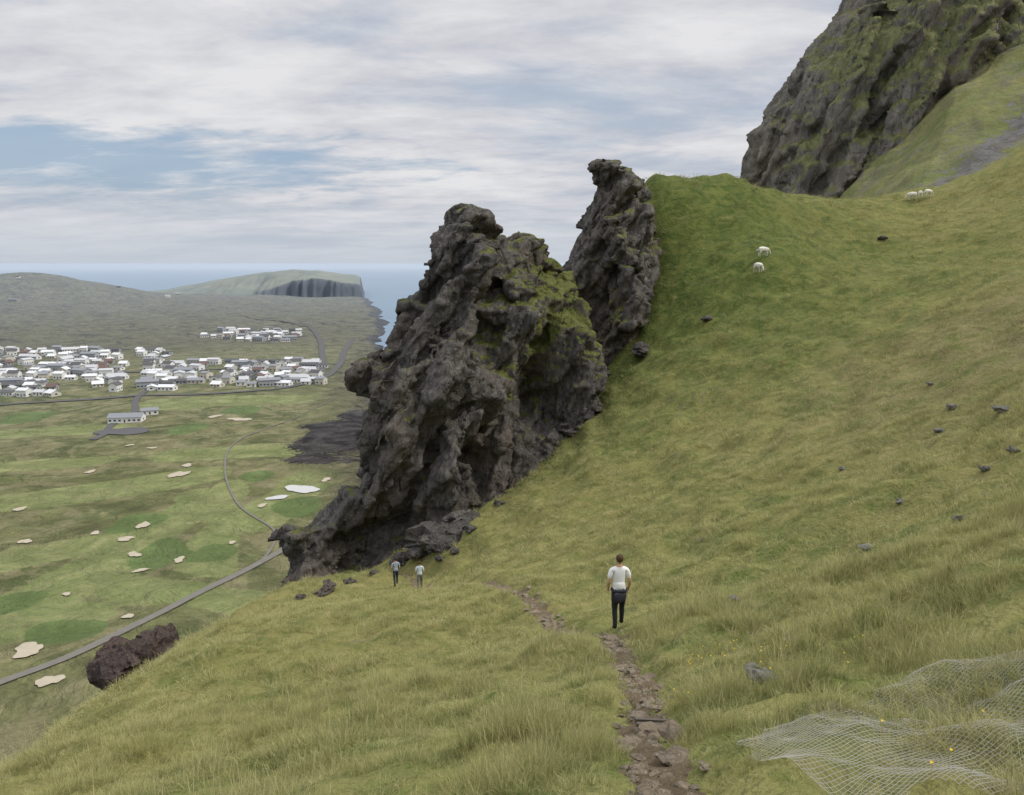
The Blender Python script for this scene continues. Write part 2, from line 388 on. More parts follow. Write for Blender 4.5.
L2c=[(508,262),(522,250),(538,262),(550,290),(560,330),(548,370),(520,380),(505,330)]
L3=[(279,552),(282,532),(300,524),(325,519),(345,495),(364,476),(385,500),(430,520),(452,540),(440,600),(350,612),(292,602),(286,585)]
M1=[(505,300),(540,320),(572,335),(600,352),(622,378),(612,400),(580,440),(545,470),(510,500),(480,530),(470,480),(490,420),(500,360)]
R1=[(568,290),(574,264),(581,242),(592,220),(601,202),(602,188),(592,170),(590,158),(598,160),(606,152),(613,157),(620,157),(627,170),(635,181),(647,192),(653,207),(659,235),(660,262),(655,300),(658,345),(650,380),(615,420),(590,410),(575,370),(568,330)]
R2=[(592,235),(606,206),(622,226),(638,260),(648,300),(640,345),(615,385),(598,380),(590,330),(586,280)]
RA=W(560,300,84); RB=W(660,300,88)
pcs=[inflated(L1,PA,PB,0,7,8,6,.4),inflated(L2,PA,PB,-5,5,6,4.5,.4),inflated(L2b,PA,PB,-3,5,4,3.2,.4),inflated(L2c,PA,PB,-2,4,4,3,.4),inflated(L3,PA,PB,-3.5,4,7,3.5,.4),
     inflated(M1,PA,PB,2,5.0,8,4.5,.4),inflated(R1,RA,RB,0,5.5,7,4.5,.4),inflated(R2,RA,RB,-4,3,5,3.0,.4)]
dents=[(W(360,562,58),(4.8,6,2.8),6.0),(W(330,565,57),(2.5,5,1.8),3.0),(W(548,392,70),(2.0,6,4.0),4.5),(W(474,430,62),(1.5,5,5),3.2),(W(540,290,72),(2.0,4,3),1.5),(W(590,300,80),(1.2,4,5),3.0),(W(425,430,62),(1.1,5,5),2.2),(W(492,330,68),(.9,5,5),2.4)]
BD=(.85,.15,-.5)
me=rockify(pcs,.4,.175,[(8,1.6,1,.6),(4.2,.9,2,.5)],[(2.0,.22,3,.6)],'rock_crag',dents,.6,.12,.20,-.05,(.18,1.8,.035),
    beds=(((BD,5.2,.75,81),((.5,-.75,-.35),6.0,.5,82)),((BD,1.9,.30,83),((.3,.8,-.5),1.3,.14,84),((.2,.1,1.0),2.6,.12,85))),
    plates=(((3.6,.75,91),),((1.5,.36,92),(.65,.15,93))),zs=.38)
MROCK=mat_rock('basalt_crag',(.086,.080,.074),(.262,.243,.220),(.185,.150,.118),1.0,.87,mc_=((tuple(W(545,325,75)),10.0,1.0),(tuple(W(580,300,80)),6.0,.8),(tuple(W(520,350,68)),5.0,.6),(tuple(W(640,230,84)),7.0,.25)))
MBOU=mat_rock('basalt_boulder',(.080,.074,.068),(.24,.22,.198),(.17,.135,.105),1.0,1.1)
me.materials.append(MROCK); link(bpy.data.objects.new('rock_crag',me))

# loose rocks: faceted boulders
def boulder(name,loc,r,seed,mat,sub=4,fl=.8,rot=0.):
    bm=bmesh.new(); bmesh.ops.create_icosphere(bm,subdivisions=sub,radius=1); m=bpy.data.meshes.new(name); bm.to_mesh(m); bm.free()
    V,N=getv(m); Q=V+seed*7.3
    f=facet(Q,(1.2,1.2,1.2),seed,1.5,.8)+slabs(Q,.9,3,seed+1,1)*.3+(facet(Q,(.4,.4,.4),seed+2,1.5,.6)*.25 if sub>3 else 0)
    V=V*(1+f[:,None]*.55); V[:,2]*=fl; V*=np.array(r); setv(m,V)
    m.polygons.foreach_set('use_smooth',np.full(len(m.polygons),False)); m.materials.append(mat)
    o=bpy.data.objects.new(name,m); o.location=loc; o.rotation_euler=(0,0,rot); return link(o)
MRED=mat_rock('red_lava_rock',(.080,.062,.058),(.21,.165,.15),(.19,.125,.10),2.0,1.0)
boulder('rock_outcrop',Vector(W(136,666,62)),(2.3,2.0,1.9),3,MRED,5,.9)
boulder('rock_outcrop',Vector(W(153,652,63)),(1.6,1.7,1.7),13,MRED,5,.9)
boulder('rock_outcrop',Vector(W(115,654,63)),(1.2,1.5,1.2),23,MRED,5,.9)
for (u,v,s,sd) in [(556,441,1.7,5),(574,432,1.2,6),(543,455,1.0,8),(434,547,1.4,9),(450,540,.8,10),(418,556,.8,11),(490,496,1.2,12),(508,488,.8,14),(478,510,.6,15),(463,524,1.0,16),(642,352,.9,17),(400,562,.7,18),(527,470,.9,19),(326,592,.5,20),(300,598,.22,35),(350,583,.35,37),(375,574,.3,38),(596,412,.9,39),(440,560,.3,40),(500,505,.4,41),(425,552,.5,45),(470,530,.4,46),(515,480,.5,47),(536,462,.5,48),(455,552,.3,49)]:
    q=hit(u,v); boulder('boulder',q+Vector((0,0,s*.25)),(s*1.25,s,s*.8),sd,MBOU,4,.8,sd)
MPALE=mat_rock('pale_stone',(.36,.35,.32),(.60,.58,.54),(.45,.40,.34),6,.95)
for (u,v,s,sd) in [(763,682,.14,21),(866,549,.13,22),(952,408,.20,23),(1000,412,.24,24),(940,432,.13,25),(900,503,.12,26),(882,240,.45,27),(985,470,.12,28),(700,541,.12,29),(1012,452,.15,30),(930,385,.15,31),(842,470,.12,33),(707,320,.4,34),(790,640,.08,42),(735,600,.08,43),(960,520,.10,44)]:
    q=hit(u,v); boulder('stone',q+Vector((0,0,s*.5)),(s*1.3,s,s*.7),sd,MPALE if sd not in(27,34) else MBOU,3,.8,sd)

# ------------------------------------------------------------------ mountain
MP1=W(735,180,215); MP2=W(1024,150,225)
Mt=[(741,230),(742,190),(745,165),(750,142),(761,118),(771,100),(778,88),(789,62),(803,44),(815,24),(832,-2),(847,-35),(880,-90),(930,-150),(1000,-210),(1100,-260),(1300,-300),(1300,300),(741,300)]
Mt2=[(800,260),(822,215),(838,190),(850,160),(872,110),(880,60),(900,20),(930,-30),(1000,-60),(1200,-80),(1250,300),(800,300)]
Mt3=[(775,260),(780,180),(800,120),(822,70),(850,20),(880,-20),(900,60),(880,140),(860,260)]
pcs=[inflated(Mt,MP1,MP2,20,26,40,42,2.0),inflated(Mt2,MP1,MP2,-10,22,30,45,2.0),inflated(Mt3,MP1,MP2,0,12,30,12,2.0)]
me=rockify(pcs,1.6,.75,[(26,6.0,51,.25),(11,3.0,52,.25)],[(5.0,.7,53,.4)],'mountain_cliff',(),3.0,.03,.5,-1.0,(.06,5,.045),
    beds=(((BD,15,3.0,181),((.9,.3,-.2),9,1.5,182)),((BD,5,1.0,183),((.8,.5,-.2),3.4,.6,184),((.1,.1,1.0),8,.5,185))),
    plates=(((9,1.4,191),),((3.6,.7,192),(1.8,.3,193))),zs=.25)
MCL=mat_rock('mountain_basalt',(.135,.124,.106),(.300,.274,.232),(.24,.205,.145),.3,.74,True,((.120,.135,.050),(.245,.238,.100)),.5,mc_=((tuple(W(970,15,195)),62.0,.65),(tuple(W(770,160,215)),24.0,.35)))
me.materials.append(MCL); link(bpy.data.objects.new('mountain',me))
# grassy flank of the mountain with scree
t=NT('mountain_turf'); p=t.n('ShaderNodeNewGeometry').outputs['Position']
at=t.n('ShaderNodeAttribute',attribute_name='scree').outputs['Fac']
n1=t.rng(t.noise(.06,6,.65,p,.6),.35,.65); n2=t.rng(t.noise(.5,6,.72,p),.36,.64); n5=t.rng(t.noise(.12,6,.7,p,.5),.48,.66)
c=t.mix(n1,(.14,.17,.055),(.255,.245,.10)); c=t.mix(t.math('MULTIPLY',n2,.5),c,(.13,.13,.06)); c=t.mix(t.math('MULTIPLY',n5,.6),c,(.17,.155,.13))
sc=t.mix(n2,(.085,.083,.080),(.19,.18,.17)); c=t.mix(t.rng(t.math('ADD',at,t.math('MULTIPLY',t.math('SUBTRACT',n2,.5),1.0)),.3,.75),c,sc)
MTT=t.out(t.pr(c,.95,t.bump(t.noise(.8,6,.65,p),.9,.9),.1))
cor=[[W(800,262,190),W(905,215,135),W(1040,185,128),W(1250,150,120)],
     [W(835,205,212),W(935,160,165),W(1040,125,155),W(1250,90,150)],
     [W(855,140,235),W(955,95,190),W(1040,55,182),W(1250,20,180)],
     [W(880,105,255),W(960,50,222),W(1040,-5,220),W(1250,-80,220)]]
cor=np.array(cor); nu,nv=200,160
uu=np.linspace(0,3,nu); vv=np.linspace(0,3,nv); Vs=[];sr=[]
for b in vv:
    j=min(int(b),2); fb=b-j; row=cor[j]*(1-fb)+cor[j+1]*fb
    P=np.stack([np.interp(uu,range(4),row[:,k]) for k in range(3)],1); Vs.append(P)
    sr.append(np.exp(-((uu-(.90+.85*b))/(.20+.1*b))**2)*(b<2.6))
V=np.concatenate(Vs); sr=np.concatenate(sr); V[:,2]+=4.2*fbm(V[:,0]*.06,V[:,1]*.06,V[:,2]*.06,6,60)
idg=np.arange(nu*nv).reshape(nv,nu)
me=mesh_np('mountain_slope',V,np.stack([idg[:-1,:-1].ravel(),idg[:-1,1:].ravel(),idg[1:,1:].ravel(),idg[1:,:-1].ravel()],1))
a=me.attributes.new('scree','FLOAT','POINT'); a.data.foreach_set('value',sr.astype(np.float32)); me.materials.append(MTT); link(bpy.data.objects.new('mountain_slope',me))

# ------------------------------------------------------------------ distant headland
ux=np.linspace(-1500,-400,300); uy=np.linspace(2450,3250,140); HX,HY=np.meshgrid(ux,uy); hx,hy=HX.ravel(),HY.ravel()
qx=hx/hy*2600
prof=np.interp(qx,[-1250,-1110,-1000,-900,-780,-700,-620,-540,-500,-484,-476,-460],[-116,-104,-80,-58,-38,-30,-32,-46,-50,-60,-112,-125])
prof=prof+3.5*fbm(hx/60,hy/60,o=4,s=3)
edge=hy+70*fbm(hx/60,hy/200,o=4,s=6)
cl_f=.78*sstep(2570,2590,edge)+.22*sstep(2590,2780,edge); gr_f=sstep(2470,2800,edge)
k=sstep(-860,-640,qx)
zz=-120+(prof+120)*(gr_f*(1-k)+cl_f*k)*(1-sstep(3130,3230,hy))
idg=np.arange(len(hx)).reshape(HX.shape); me=mesh_np('headland',np.stack([hx,hy,zz],1),np.stack([idg[:-1,:-1].ravel(),idg[:-1,1:].ravel(),idg[1:,1:].ravel(),idg[1:,:-1].ravel()],1))
t=NT('headland'); geo=t.n('ShaderNodeNewGeometry'); p=geo.outputs['Position']; s=t.n('ShaderNodeSeparateXYZ'); t.L(geo.outputs['Normal'],s.inputs[0])
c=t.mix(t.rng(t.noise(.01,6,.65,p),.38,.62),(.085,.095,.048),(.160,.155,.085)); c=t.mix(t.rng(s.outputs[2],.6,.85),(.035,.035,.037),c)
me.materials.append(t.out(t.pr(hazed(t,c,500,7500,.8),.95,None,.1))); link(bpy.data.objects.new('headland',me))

# ------------------------------------------------------------------ golf course, roads
MSAND=simple('bunker_sand',(.40,.355,.27),.9,.2,.4); MSANDW=simple('pale_sand',(.46,.46,.45),.9,.08,.4)
MASPH=simple('asphalt_road',(.095,.095,.097),.85,.15,.5); MTRK=simple('gravel_track',(.165,.155,.135),.9,.2,.4)
def patch(name,c,rx,ry,rot,mat,dz,seed=0,wob=.22):
    V=[];Fs=[];K=48;Rn=5
    cs,sn=math.cos(rot),math.sin(rot); V.append((c[0],c[1]))
    for r in range(1,Rn+1):
        for k in range(K):
            th=2*math.pi*k/K; w=1+wob*(math.sin(2*th+seed)+.6*math.sin(3*th+seed*2.3)+.4*math.sin(5*th+seed*1.1)+.25*math.sin(9*th+seed*3.1))
            a=rx*r/Rn*w*math.cos(th); b=ry*r/Rn*w*math.sin(th); V.append((c[0]+a*cs-b*sn,c[1]+a*sn+b*cs))
    V=np.array(V); z=H(V[:,0],V[:,1])+dz
    for k in range(K): Fs.append((0,1+k,1+(k+1)%K))
    for r in range(Rn-1):
        for k in range(K):
            a=1+r*K+k;b=1+r*K+(k+1)%K; Fs.append((a,a+K,b+K)); Fs.append((a,b+K,b))
    me=mesh_np(name,np.column_stack([V,z]),Fs); me.materials.append(mat); return link(bpy.data.objects.new(name,me))
i=0
for (u,v,w,h) in [(25,541,10,4),(95,531,9,3),(125,536,16,4),(143,523,11,6),(134,550,14,4),(179,556,10,6),(140,565,16,3),(178,474,15,7),(187,465,9,4),(28,649,26,12),(49,681,20,10),(128,615,9,6),(240,420,24,3),(215,418,12,3),(130,444,7,2),(152,447,8,2),(262,505,9,4),(326,479,9,4),(20,510,9,4),(66,590,8,3),(232,540,8,3),(90,470,9,3)]:
    i+=1; c=gpt(u,v); t_=np.linalg.norm(c); patch('golf_bunker',c,w/2/F*t_*.9,h/2/F*t_/(110/t_)*.8,.4*math.sin(i*2.1),MSAND,.42,i*1.7,.20)
for (u,v,w,h,r) in [(302,488,26,13,.9),(277,497,24,5,.3)]:
    i+=1; c=gpt(u,v); t_=np.linalg.norm(c); patch('golf_bunker',c,w/2/F*t_,h/2/F*t_/(110/t_)*.7,r,MSANDW,.42,i,.14)
def ribbon(name,pts,w,mat,dz):
    pts=[Vector((p[0],p[1])) for p in pts]; P=[]
    for k in range(len(pts)-1):
        p0=pts[max(k-1,0)];p1=pts[k];p2=pts[k+1];p3=pts[min(k+2,len(pts)-1)]
        for s in range(14):
            q=s/14; P.append(.5*((2*p1)+(p2-p0)*q+(2*p0-5*p1+4*p2-p3)*q*q+(3*p1-p0-3*p2+p3)*q**3))
    P.append(pts[-1]); V=[];Fs=[]
    for k,p in enumerate(P):
        d=(P[min(k+1,len(P)-1)]-P[max(k-1,0)]).normalized(); nn=Vector((-d.y,d.x))
        for s in (-1,0,1): V.append(p+nn*s*w/2)
    V=np.array(V); z=H(V[:,0],V[:,1])+dz
    for k in range(len(P)-1):
        for s in (0,1): a=3*k+s; Fs.append((a,a+1,a+4,a+3))
    me=mesh_np(name,np.column_stack([V,z]),Fs); me.materials.append(mat); return link(bpy.data.objects.new(name,me))
ribbon('road',[gpt(*q) for q in [(-60,705),(0,682),(70,656),(140,622),(200,590),(262,558),(330,520)]],3.2,MTRK,.35)
ribbon('golf_track',[gpt(*q) for q in [(262,558),(275,530),(240,505),(225,470),(238,440),(300,415),(335,400)]],1.0,MTRK,.36)
ribbon('road',[gpt(*q) for q in [(92,440),(104,434),(112,424),(134,412),(136,400),(150,388)]],5,MASPH,.5)
ribbon('road',[gpt(*q) for q in [(-60,410),(0,404),(80,399),(150,396),(230,394),(300,385),(335,370),(345,350),(352,338)]],7,MASPH,.6)
ribbon('road',[gpt(*q) for q in [(-20,372),(60,370),(130,372),(200,370),(270,366),(338,364)]],7,MASPH,.65)
ribbon('road',[gpt(*q) for q in [(-20,352),(60,351),(130,350)]],7,MASPH,.6)
ribbon('road',[gpt(*q) for q in [(322,372),(322,352),(318,338),(300,325),(240,318)]],7,MASPH,.9)
patch('car_park',gpt(122,431),16,12,.2,MASPH,.45,2,.08)

# ------------------------------------------------------------------ houses
def mkhouse(name,L,Wd,Hh,Rf,mw,mr,mg,md,chim=True):
    bm=bmesh.new()
    def quad(ps,mi):
        f=bm.faces.new([bm.verts.new(p) for p in ps]); f.material_index=mi
    def box(x0,x1,y0,y1,z0,z1,mi):
        quad([(x0,y0,z0),(x1,y0,z0),(x1,y0,z1),(x0,y0,z1)],mi);quad([(x1,y1,z0),(x0,y1,z0),(x0,y1,z1),(x1,y1,z1)],mi)
        quad([(x0,y1,z0),(x0,y0,z0),(x0,y0,z1),(x0,y1,z1)],mi);quad([(x1,y0,z0),(x1,y1,z0),(x1,y1,z1),(x1,y0,z1)],mi);quad([(x0,y0,z1),(x1,y0,z1),(x1,y1,z1),(x0,y1,z1)],mi)
    l,w=L/2,Wd/2; box(-l,l,-w,w,-2,Hh,0)
    for s in (-1,1):
        q=[(s*l,-w,Hh),(s*l,w,Hh),(s*l,0,Hh+Rf)]; f=bm.faces.new([bm.verts.new(p) for p in q]); f.material_index=0
    o=.5; k=Rf/w
    for s in (-1,1):
        a=[(-l-o,s*(w+o),Hh-o*k+.1),(l+o,s*(w+o),Hh-o*k+.1),(l+o,0,Hh+Rf+.1),(-l-o,0,Hh+Rf+.1)]
        b=[(x,y,z+.22) for x,y,z in a]
        quad(b,1);quad(a,1)
        for i in range(4): quad([a[i],a[(i+1)%4],b[(i+1)%4],b[i]],1)
    nw=max(2,int(L/3))
    for st in range(max(1,int(Hh/2.8))):
        for i in range(nw):
            x=-l+(i+.5)*L/nw
            for s in (-1,1):
                z=.9+st*2.8; door=(i==nw//2 and st==0 and s==-1)
                y=s*(w+.03)
                if door: quad([(x-.5,y,0),(x+.5,y,0),(x+.5,y,2.1),(x-.5,y,2.1)],3)
                else: quad([(x-.8,y,z),(x+.8,y,z),(x+.8,y,z+1.2),(x-.8,y,z+1.2)],2)
        for s in (-1,1):
            x=s*(l+.03); quad([(x,-1,.9+st*2.8),(x,1,.9+st*2.8),(x,1,2.1+st*2.8),(x,-1,2.1+st*2.8)],2)
    if chim: box(l*.4,l*.4+.8,-.4+.6,.4+.6,Hh,Hh+Rf+.9,0)
    bmesh.ops.recalc_face_normals(bm,faces=bm.faces); me=bpy.data.meshes.new(name); bm.to_mesh(me); bm.free()
    for m in (mw,mr,mg,md): me.materials.append(m)
    return me
wl=[simple('white_render',(.72,.72,.70),.7,.05),simple('cream_render',(.55,.52,.45),.7,.05),simple('grey_render',(.33,.35,.37),.7,.05)]
rf=[simple('dark_roof',(.09,.09,.095),.6,.1),simple('brown_red_roof',(.13,.085,.075),.6,.1),simple('pale_roof',(.46,.47,.48),.5,.06),simple('grey_roof',(.22,.23,.25),.6,.1),simple('white_metal_roof',(.62,.63,.64),.5,.05)]
gl=simple('window_glass',(.03,.035,.045),.15,.1,spec=.5); dr=simple('door_paint',(.12,.06,.04),.5,.1)
protos=[]
for k in range(24):
    protos.append(mkhouse('house',random.choice([8,9,10,12,14,18]),random.choice([7,8,9]),random.choice([2.7,2.9,2.9,5.2]),random.choice([1.2,1.6,2.2]),random.choice([wl[0],wl[0],wl[0],wl[0],wl[1],wl[2]]),rf[[0,2,4,3,4,2,1,4,2,3,0,4,2,3,0,2,2,3,4,3,4,0,3,4][k]],gl,dr,random.random()<.5))
def hs(x,y,me,rz,name='house'):
    o=bpy.data.objects.new(name,me); o.location=(x,y,float(plain(np.array([x]),np.array([y]))[0])+.3); o.rotation_euler=(0,0,rz); link(o)
for r,y0 in enumerate([672,690,708,726,744,764,784,806,828,852,876,902,930,960,992]):
    x=-.70*y0+random.uniform(0,12)
    xe=-.232*y0 if r<11 else -.43*y0
    while x<xe:
        nz=vnoise(np.array([x/34.]),np.array([y0/34.]),s=77)[0]
        gap=abs(x/y0+.475)<.012
        if r<1 and x/y0>-.52: gap=True
        if r in(1,) and -.42<x/y0: gap=True
        if r==2 and -.28<x/y0: gap=True
        if nz>-.6 and not gap: hs(x,y0+random.uniform(-7,7)+ (x+300)*.04,random.choice(protos),random.choice([0,0,math.pi/2,.15,-.2])+random.uniform(-.35,.35))
        x+=random.uniform(11.5,18.5)
for k in range(60):
    y=random.uniform(1110,1280); x=random.uniform(-.385,-.265)*y; hs(x,y,random.choice(protos),random.uniform(-.5,.5))
for (u,v) in [(20,303),(65,296),(120,300),(168,302),(178,298),(14,308)]:
    q=gpt(u,v); hs(q[0],q[1],random.choice(protos),.2)
cl=mkhouse('golf_clubhouse',22,11,3.4,2.2,wl[0],rf[3],gl,dr,False); q=gpt(127,421); hs(q[0],q[1],cl,.15,'golf_clubhouse')
cl2=mkhouse('golf_storage_shed',11,7,3,1.5,wl[0],rf[3],gl,dr,False); q=gpt(150,414); hs(q[0],q[1],cl2,.4,'golf_storage_shed')

# ------------------------------------------------------------------ grass
def tuft(name,nb,rad,h0,h1,wd,lean,stalk=0):
    V=[];Fs=[];hv=[]
    for k in range(nb+stalk):
        th=random.uniform(0,2*math.pi); r=rad*math.sqrt(random.random()); x,y=r*math.cos(th),r*math.sin(th)
        st=k>=nb
        h=random.uniform(h0,h1)*(1 if not st else 1.9); fa=random.uniform(0,2*math.pi); ld=th+random.uniform(-.9,.9); le=h*random.uniform(.15,lean if not st else .5); w=wd*random.uniform(.6,1.2)
        cx_,sy_=math.cos(fa)*w,math.sin(fa)*w; b=len(V); wx=-.12*h
        prof=((0,1),(.45,.8),(.8,.45)) if not st else ((0,.3),(.45,.3),(.8,.9))
        for s,ww in prof:
            ox=le*s*s*math.cos(ld)+wx*s*s; oy=le*s*s*math.sin(ld); z=h*s*(1-.25*s*le/h)-.03
            V.append((x+ox-cx_*ww,y+oy-sy_*ww,z));V.append((x+ox+cx_*ww,y+oy+sy_*ww,z)); hv+=[s if not st else 1.5]*2
        V.append((x+le*math.cos(ld)+wx,y+le*math.sin(ld),h*(1-.3*le/h)-.03)); hv.append(1 if not st else 1.5)
        Fs+=[(b,b+1,b+3,b+2),(b+2,b+3,b+5,b+4),(b+4,b+5,b+6)]
    me=bpy.data.meshes.new(name); me.from_pydata(V,[],Fs); a=me.attributes.new('hh','FLOAT','POINT'); a.data.foreach_set('value',hv)
    me.materials.append(MBL); return bpy.data.objects.new(name,me)
t=NT('grass_blade'); g=gcol(t); oi=t.n('ShaderNodeObjectInfo').outputs['Random']; hh=t.n('ShaderNodeAttribute',attribute_name='hh').outputs['Fac']
c=t.mix(t.math('MULTIPLY',t.math('POWER',hh,1.5),.45),t.mix(1.0,g,(.92,.96,.88),'MULTIPLY'),(.60,.54,.29)); c=t.mix(t.rng(oi,0,1,.0,.55),c,t.mix(oi,(.12,.195,.045),(.62,.54,.30)))
df=t.n('ShaderNodeBsdfDiffuse'); t.L(c,df.inputs[0]); tr=t.n('ShaderNodeBsdfTranslucent'); t.L(c,tr.inputs[0]); mx=t.n('ShaderNodeMixShader'); mx.inputs[0].default_value=.25
t.L(df.outputs[0],mx.inputs[1]); t.L(tr.outputs[0],mx.inputs[2]); MBL=t.out(mx.outputs[0])
def scatter(name,objs,P,rot,scl):
    col=bpy.data.collections.new(name+'_clumps')
    for o in objs: col.objects.link(o)
    me=bpy.data.meshes.new(name); me.vertices.add(len(P)); me.vertices.foreach_set('co',P.astype(np.float32).ravel())
    for nm,d in (('rot',rot),('scl',scl)):
        a=me.attributes.new(nm,'FLOAT_VECTOR','POINT'); a.data.foreach_set('vector',d.astype(np.float32).ravel())
    ob=link(bpy.data.objects.new(name,me)); ng=bpy.data.node_groups.new(name,'GeometryNodeTree')
    ng.interface.new_socket('Geometry',in_out='INPUT',socket_type='NodeSocketGeometry'); ng.interface.new_socket('Geometry',in_out='OUTPUT',socket_type='NodeSocketGeometry')
    gi=ng.nodes.new('NodeGroupInput'); go=ng.nodes.new('NodeGroupOutput'); ip=ng.nodes.new('GeometryNodeInstanceOnPoints'); ci=ng.nodes.new('GeometryNodeCollectionInfo')
    ci.inputs['Collection'].default_value=col; ci.inputs['Separate Children'].default_value=True; ci.inputs['Reset Children'].default_value=True
    def na(nm):
        q=ng.nodes.new('GeometryNodeInputNamedAttribute'); q.data_type='FLOAT_VECTOR'; q.inputs['Name'].default_value=nm; return q.outputs['Attribute']
    ng.links.new(gi.outputs[0],ip.inputs['Points']); ng.links.new(ci.outputs[0],ip.inputs['Instance']); ip.inputs['Pick Instance'].default_value=True
    ng.links.new(na('rot'),ip.inputs['Rotation']); ng.links.new(na('scl'),ip.inputs['Scale']); ng.links.new(ip.outputs[0],go.inputs[0])
    m=ob.modifiers.new('scatter','NODES'); m.node_group=ng; return ob
near=[tuft('grass_tuft',28,.12,.07,.26,.0036,1.0,(0,0,1,0,2,0)[k]) for k in range(6)]
NETS=[(hit(975,730),1.75,1.2,.40)]
def netmask(x,y):
    m=np.zeros(x.shape,bool)
    for c,a,b,r in NETS:
        dx,dy=x-c.x,y-c.y; q=(dx*math.cos(r)+dy*math.sin(r))/a; w=(-dx*math.sin(r)+dy*math.cos(r))/b; m|=(q*q+w*w)<1
    return m
PP=[];RR=[];SS=[]
for (r0,r1,dens,s,zs) in [(2.2,9,150,.75,.85),(9,20,60,1.0,.85),(20,42,16,1.6,.8),(42,70,5.0,2.4,.9),(70,125,2.0,3.6,1.1)]:
    az0,az1=math.radians(-46),math.radians(46); N=int(dens*(az1-az0)/2*(r1*r1-r0*r0)); r=np.sqrt(rng.uniform(r0*r0,r1*r1,N)); az=rng.uniform(az0,az1,N)
    x,y=r*np.sin(az),r*np.cos(az); z=H(x,y)
    cl_=fbm(x*1.3,y*1.3,o=3,s=14); cl2=fbm(x*.25,y*.25,o=3,s=15)
    pdn=pathdist(x,y)+.14*vnoise(x*2.3,y*2.3,s=9)
    keep=(z>-45)&(pdn>np.where(y>18,.14,.13)+.1*rng.random(N))&(cl_+rng.uniform(-.4,.4,N)>-.24)
    nm=netmask(x,y)
    hs_=np.clip(.9+2.4*cl_+.8*cl2,.22,2.8)*rng.uniform(.65,1.25,N); hs_=np.where(nm,hs_*.5,hs_)
    hs_=hs_*(.4+.6*sstep(.2,.8,pdn))
    sw=s*np.clip(.85+.6*cl_,.5,1.3)*np.where(pdn<.6,.7,1)
    PP.append(np.stack([x,y,z],1)[keep]); RR.append(np.stack([rng.uniform(-.2,.2,N),rng.uniform(-.2,.2,N),rng.uniform(0,6.28,N)],1)[keep])
    SS.append(np.stack([sw,sw,zs*hs_],1)[keep])
PP=np.concatenate(PP);RR=np.concatenate(RR);SS=np.concatenate(SS)
scatter('grass',near,PP,RR,SS)
t=NT('flower_yellow'); MFL=t.out(t.pr((.70,.52,.05),.6))
def flower():
    V=[(0,0,.17)];Fs=[]
    for k in range(8):
        a=k*math.pi/4; V.append((.010*math.cos(a),.010*math.sin(a),.176)); 
    for k in range(8): Fs.append((0,1+k,1+(k+1)%8))
    V+= [(-.0015,0,0),(.0015,0,0),(.0015,0,.17),(-.0015,0,.17)]; Fs.append((9,10,11,12))
    me=bpy.data.meshes.new('flower'); me.from_pydata(V,[],Fs); me.materials.append(MFL); return bpy.data.objects.new('flower',me)
x=rng.uniform(0,5,200); y=rng.uniform(4,12,200); k=(fbm(x*.6,y*.6,s=91)>.0)&(x>1.6); x,y=x[k],y[k]; z=H(x,y)
scatter('wildflowers',[flower()],np.stack([x,y,z],1),np.stack([x*0-.4,x*0,x],1),np.stack([x*0+1,x*0+1,x*0+rng.uniform(.9,1.5,len(x))],1))

# ------------------------------------------------------------------ footpath
t=NT('path_earth'); p=t.n('ShaderNodeNewGeometry').outputs['Position']; f1=t.rng(t.noise(3,6,.65,p),.35,.65); f2=t.rng(t.noise(30,5,.7,p),.35,.65)
c=t.mix(f1,(.110,.080,.050),(.235,.178,.110)); c=t.mix(t.math('MULTIPLY',f2,.5),c,(.33,.27,.18)); MPT=t.out(t.pr(c,.95,t.bump(t.math('ADD',f1,f2),.03,1),.1))
V=[];seg=[]
for a,b in zip(PATH[:-1],PATH[1:]):
    m=max(2,int(np.linalg.norm(b-a)/.12)); seg+=[a+(b-a)*q/m for q in range(m)]
seg=np.array(seg)
for _ in range(30): seg[1:-1]=(seg[:-2]+seg[1:-1]*2+seg[2:])/4
for i in range(len(seg)):
    d=seg[min(i+1,len(seg)-1)]-seg[max(i-1,0)]; d/=np.linalg.norm(d); nn=np.array([-d[1],d[0]]); wdt=(.23+.07*math.sin(i*.31)+.06*math.sin(i*.83))
    for s in np.linspace(-1,1,7): V.append(seg[i]+nn*s*wdt)
V=np.array(V); z=H(V[:,0],V[:,1]); e=np.tile(np.abs(np.linspace(-1,1,7)),len(seg)); z=z+.035+.02*sstep(18,30,V[:,1])-.05*e**3+.025*vnoise(V[:,0]*9,V[:,1]*9,s=3)
idg=np.arange(len(V)).reshape(-1,7)
me=mesh_np('footpath',np.column_stack([V,z]),np.stack([idg[:-1,:-1].ravel(),idg[:-1,1:].ravel(),idg[1:,1:].ravel(),idg[1:,:-1].ravel()],1)); me.materials.append(MPT); link(bpy.data.objects.new('footpath',me))
sobs=[]
MST=mat_rock('path_stone',(.18,.145,.105),(.38,.32,.24),(.26,.205,.14),8,2.0,bumpd=.02)
for k in range(5):
    o=boulder('path_stone',(0,0,0),(1,1,1),60+k*3,MST,2,.5); scene.collection.objects.unlink(o); sobs.append(o)
N=1100; ii=rng.integers(0,len(seg),N); q=seg[ii]+rng.normal(0,.15,(N,2)); q=q[q[:,1]<45]; N=len(q)
s=np.clip(.018+.030*rng.exponential(1,N),.02,.15)
scatter('footpath_stones',sobs,np.column_stack([q,H(q[:,0],q[:,1])+s*.15+.02]),rng.uniform(0,6.28,(N,3))*np.array([0.05,.05,1]),np.stack([s*1.2,s,s*.8],1))
MWD=simple('weathered_wood',(.11,.095,.08),.85,.3,12,.01)
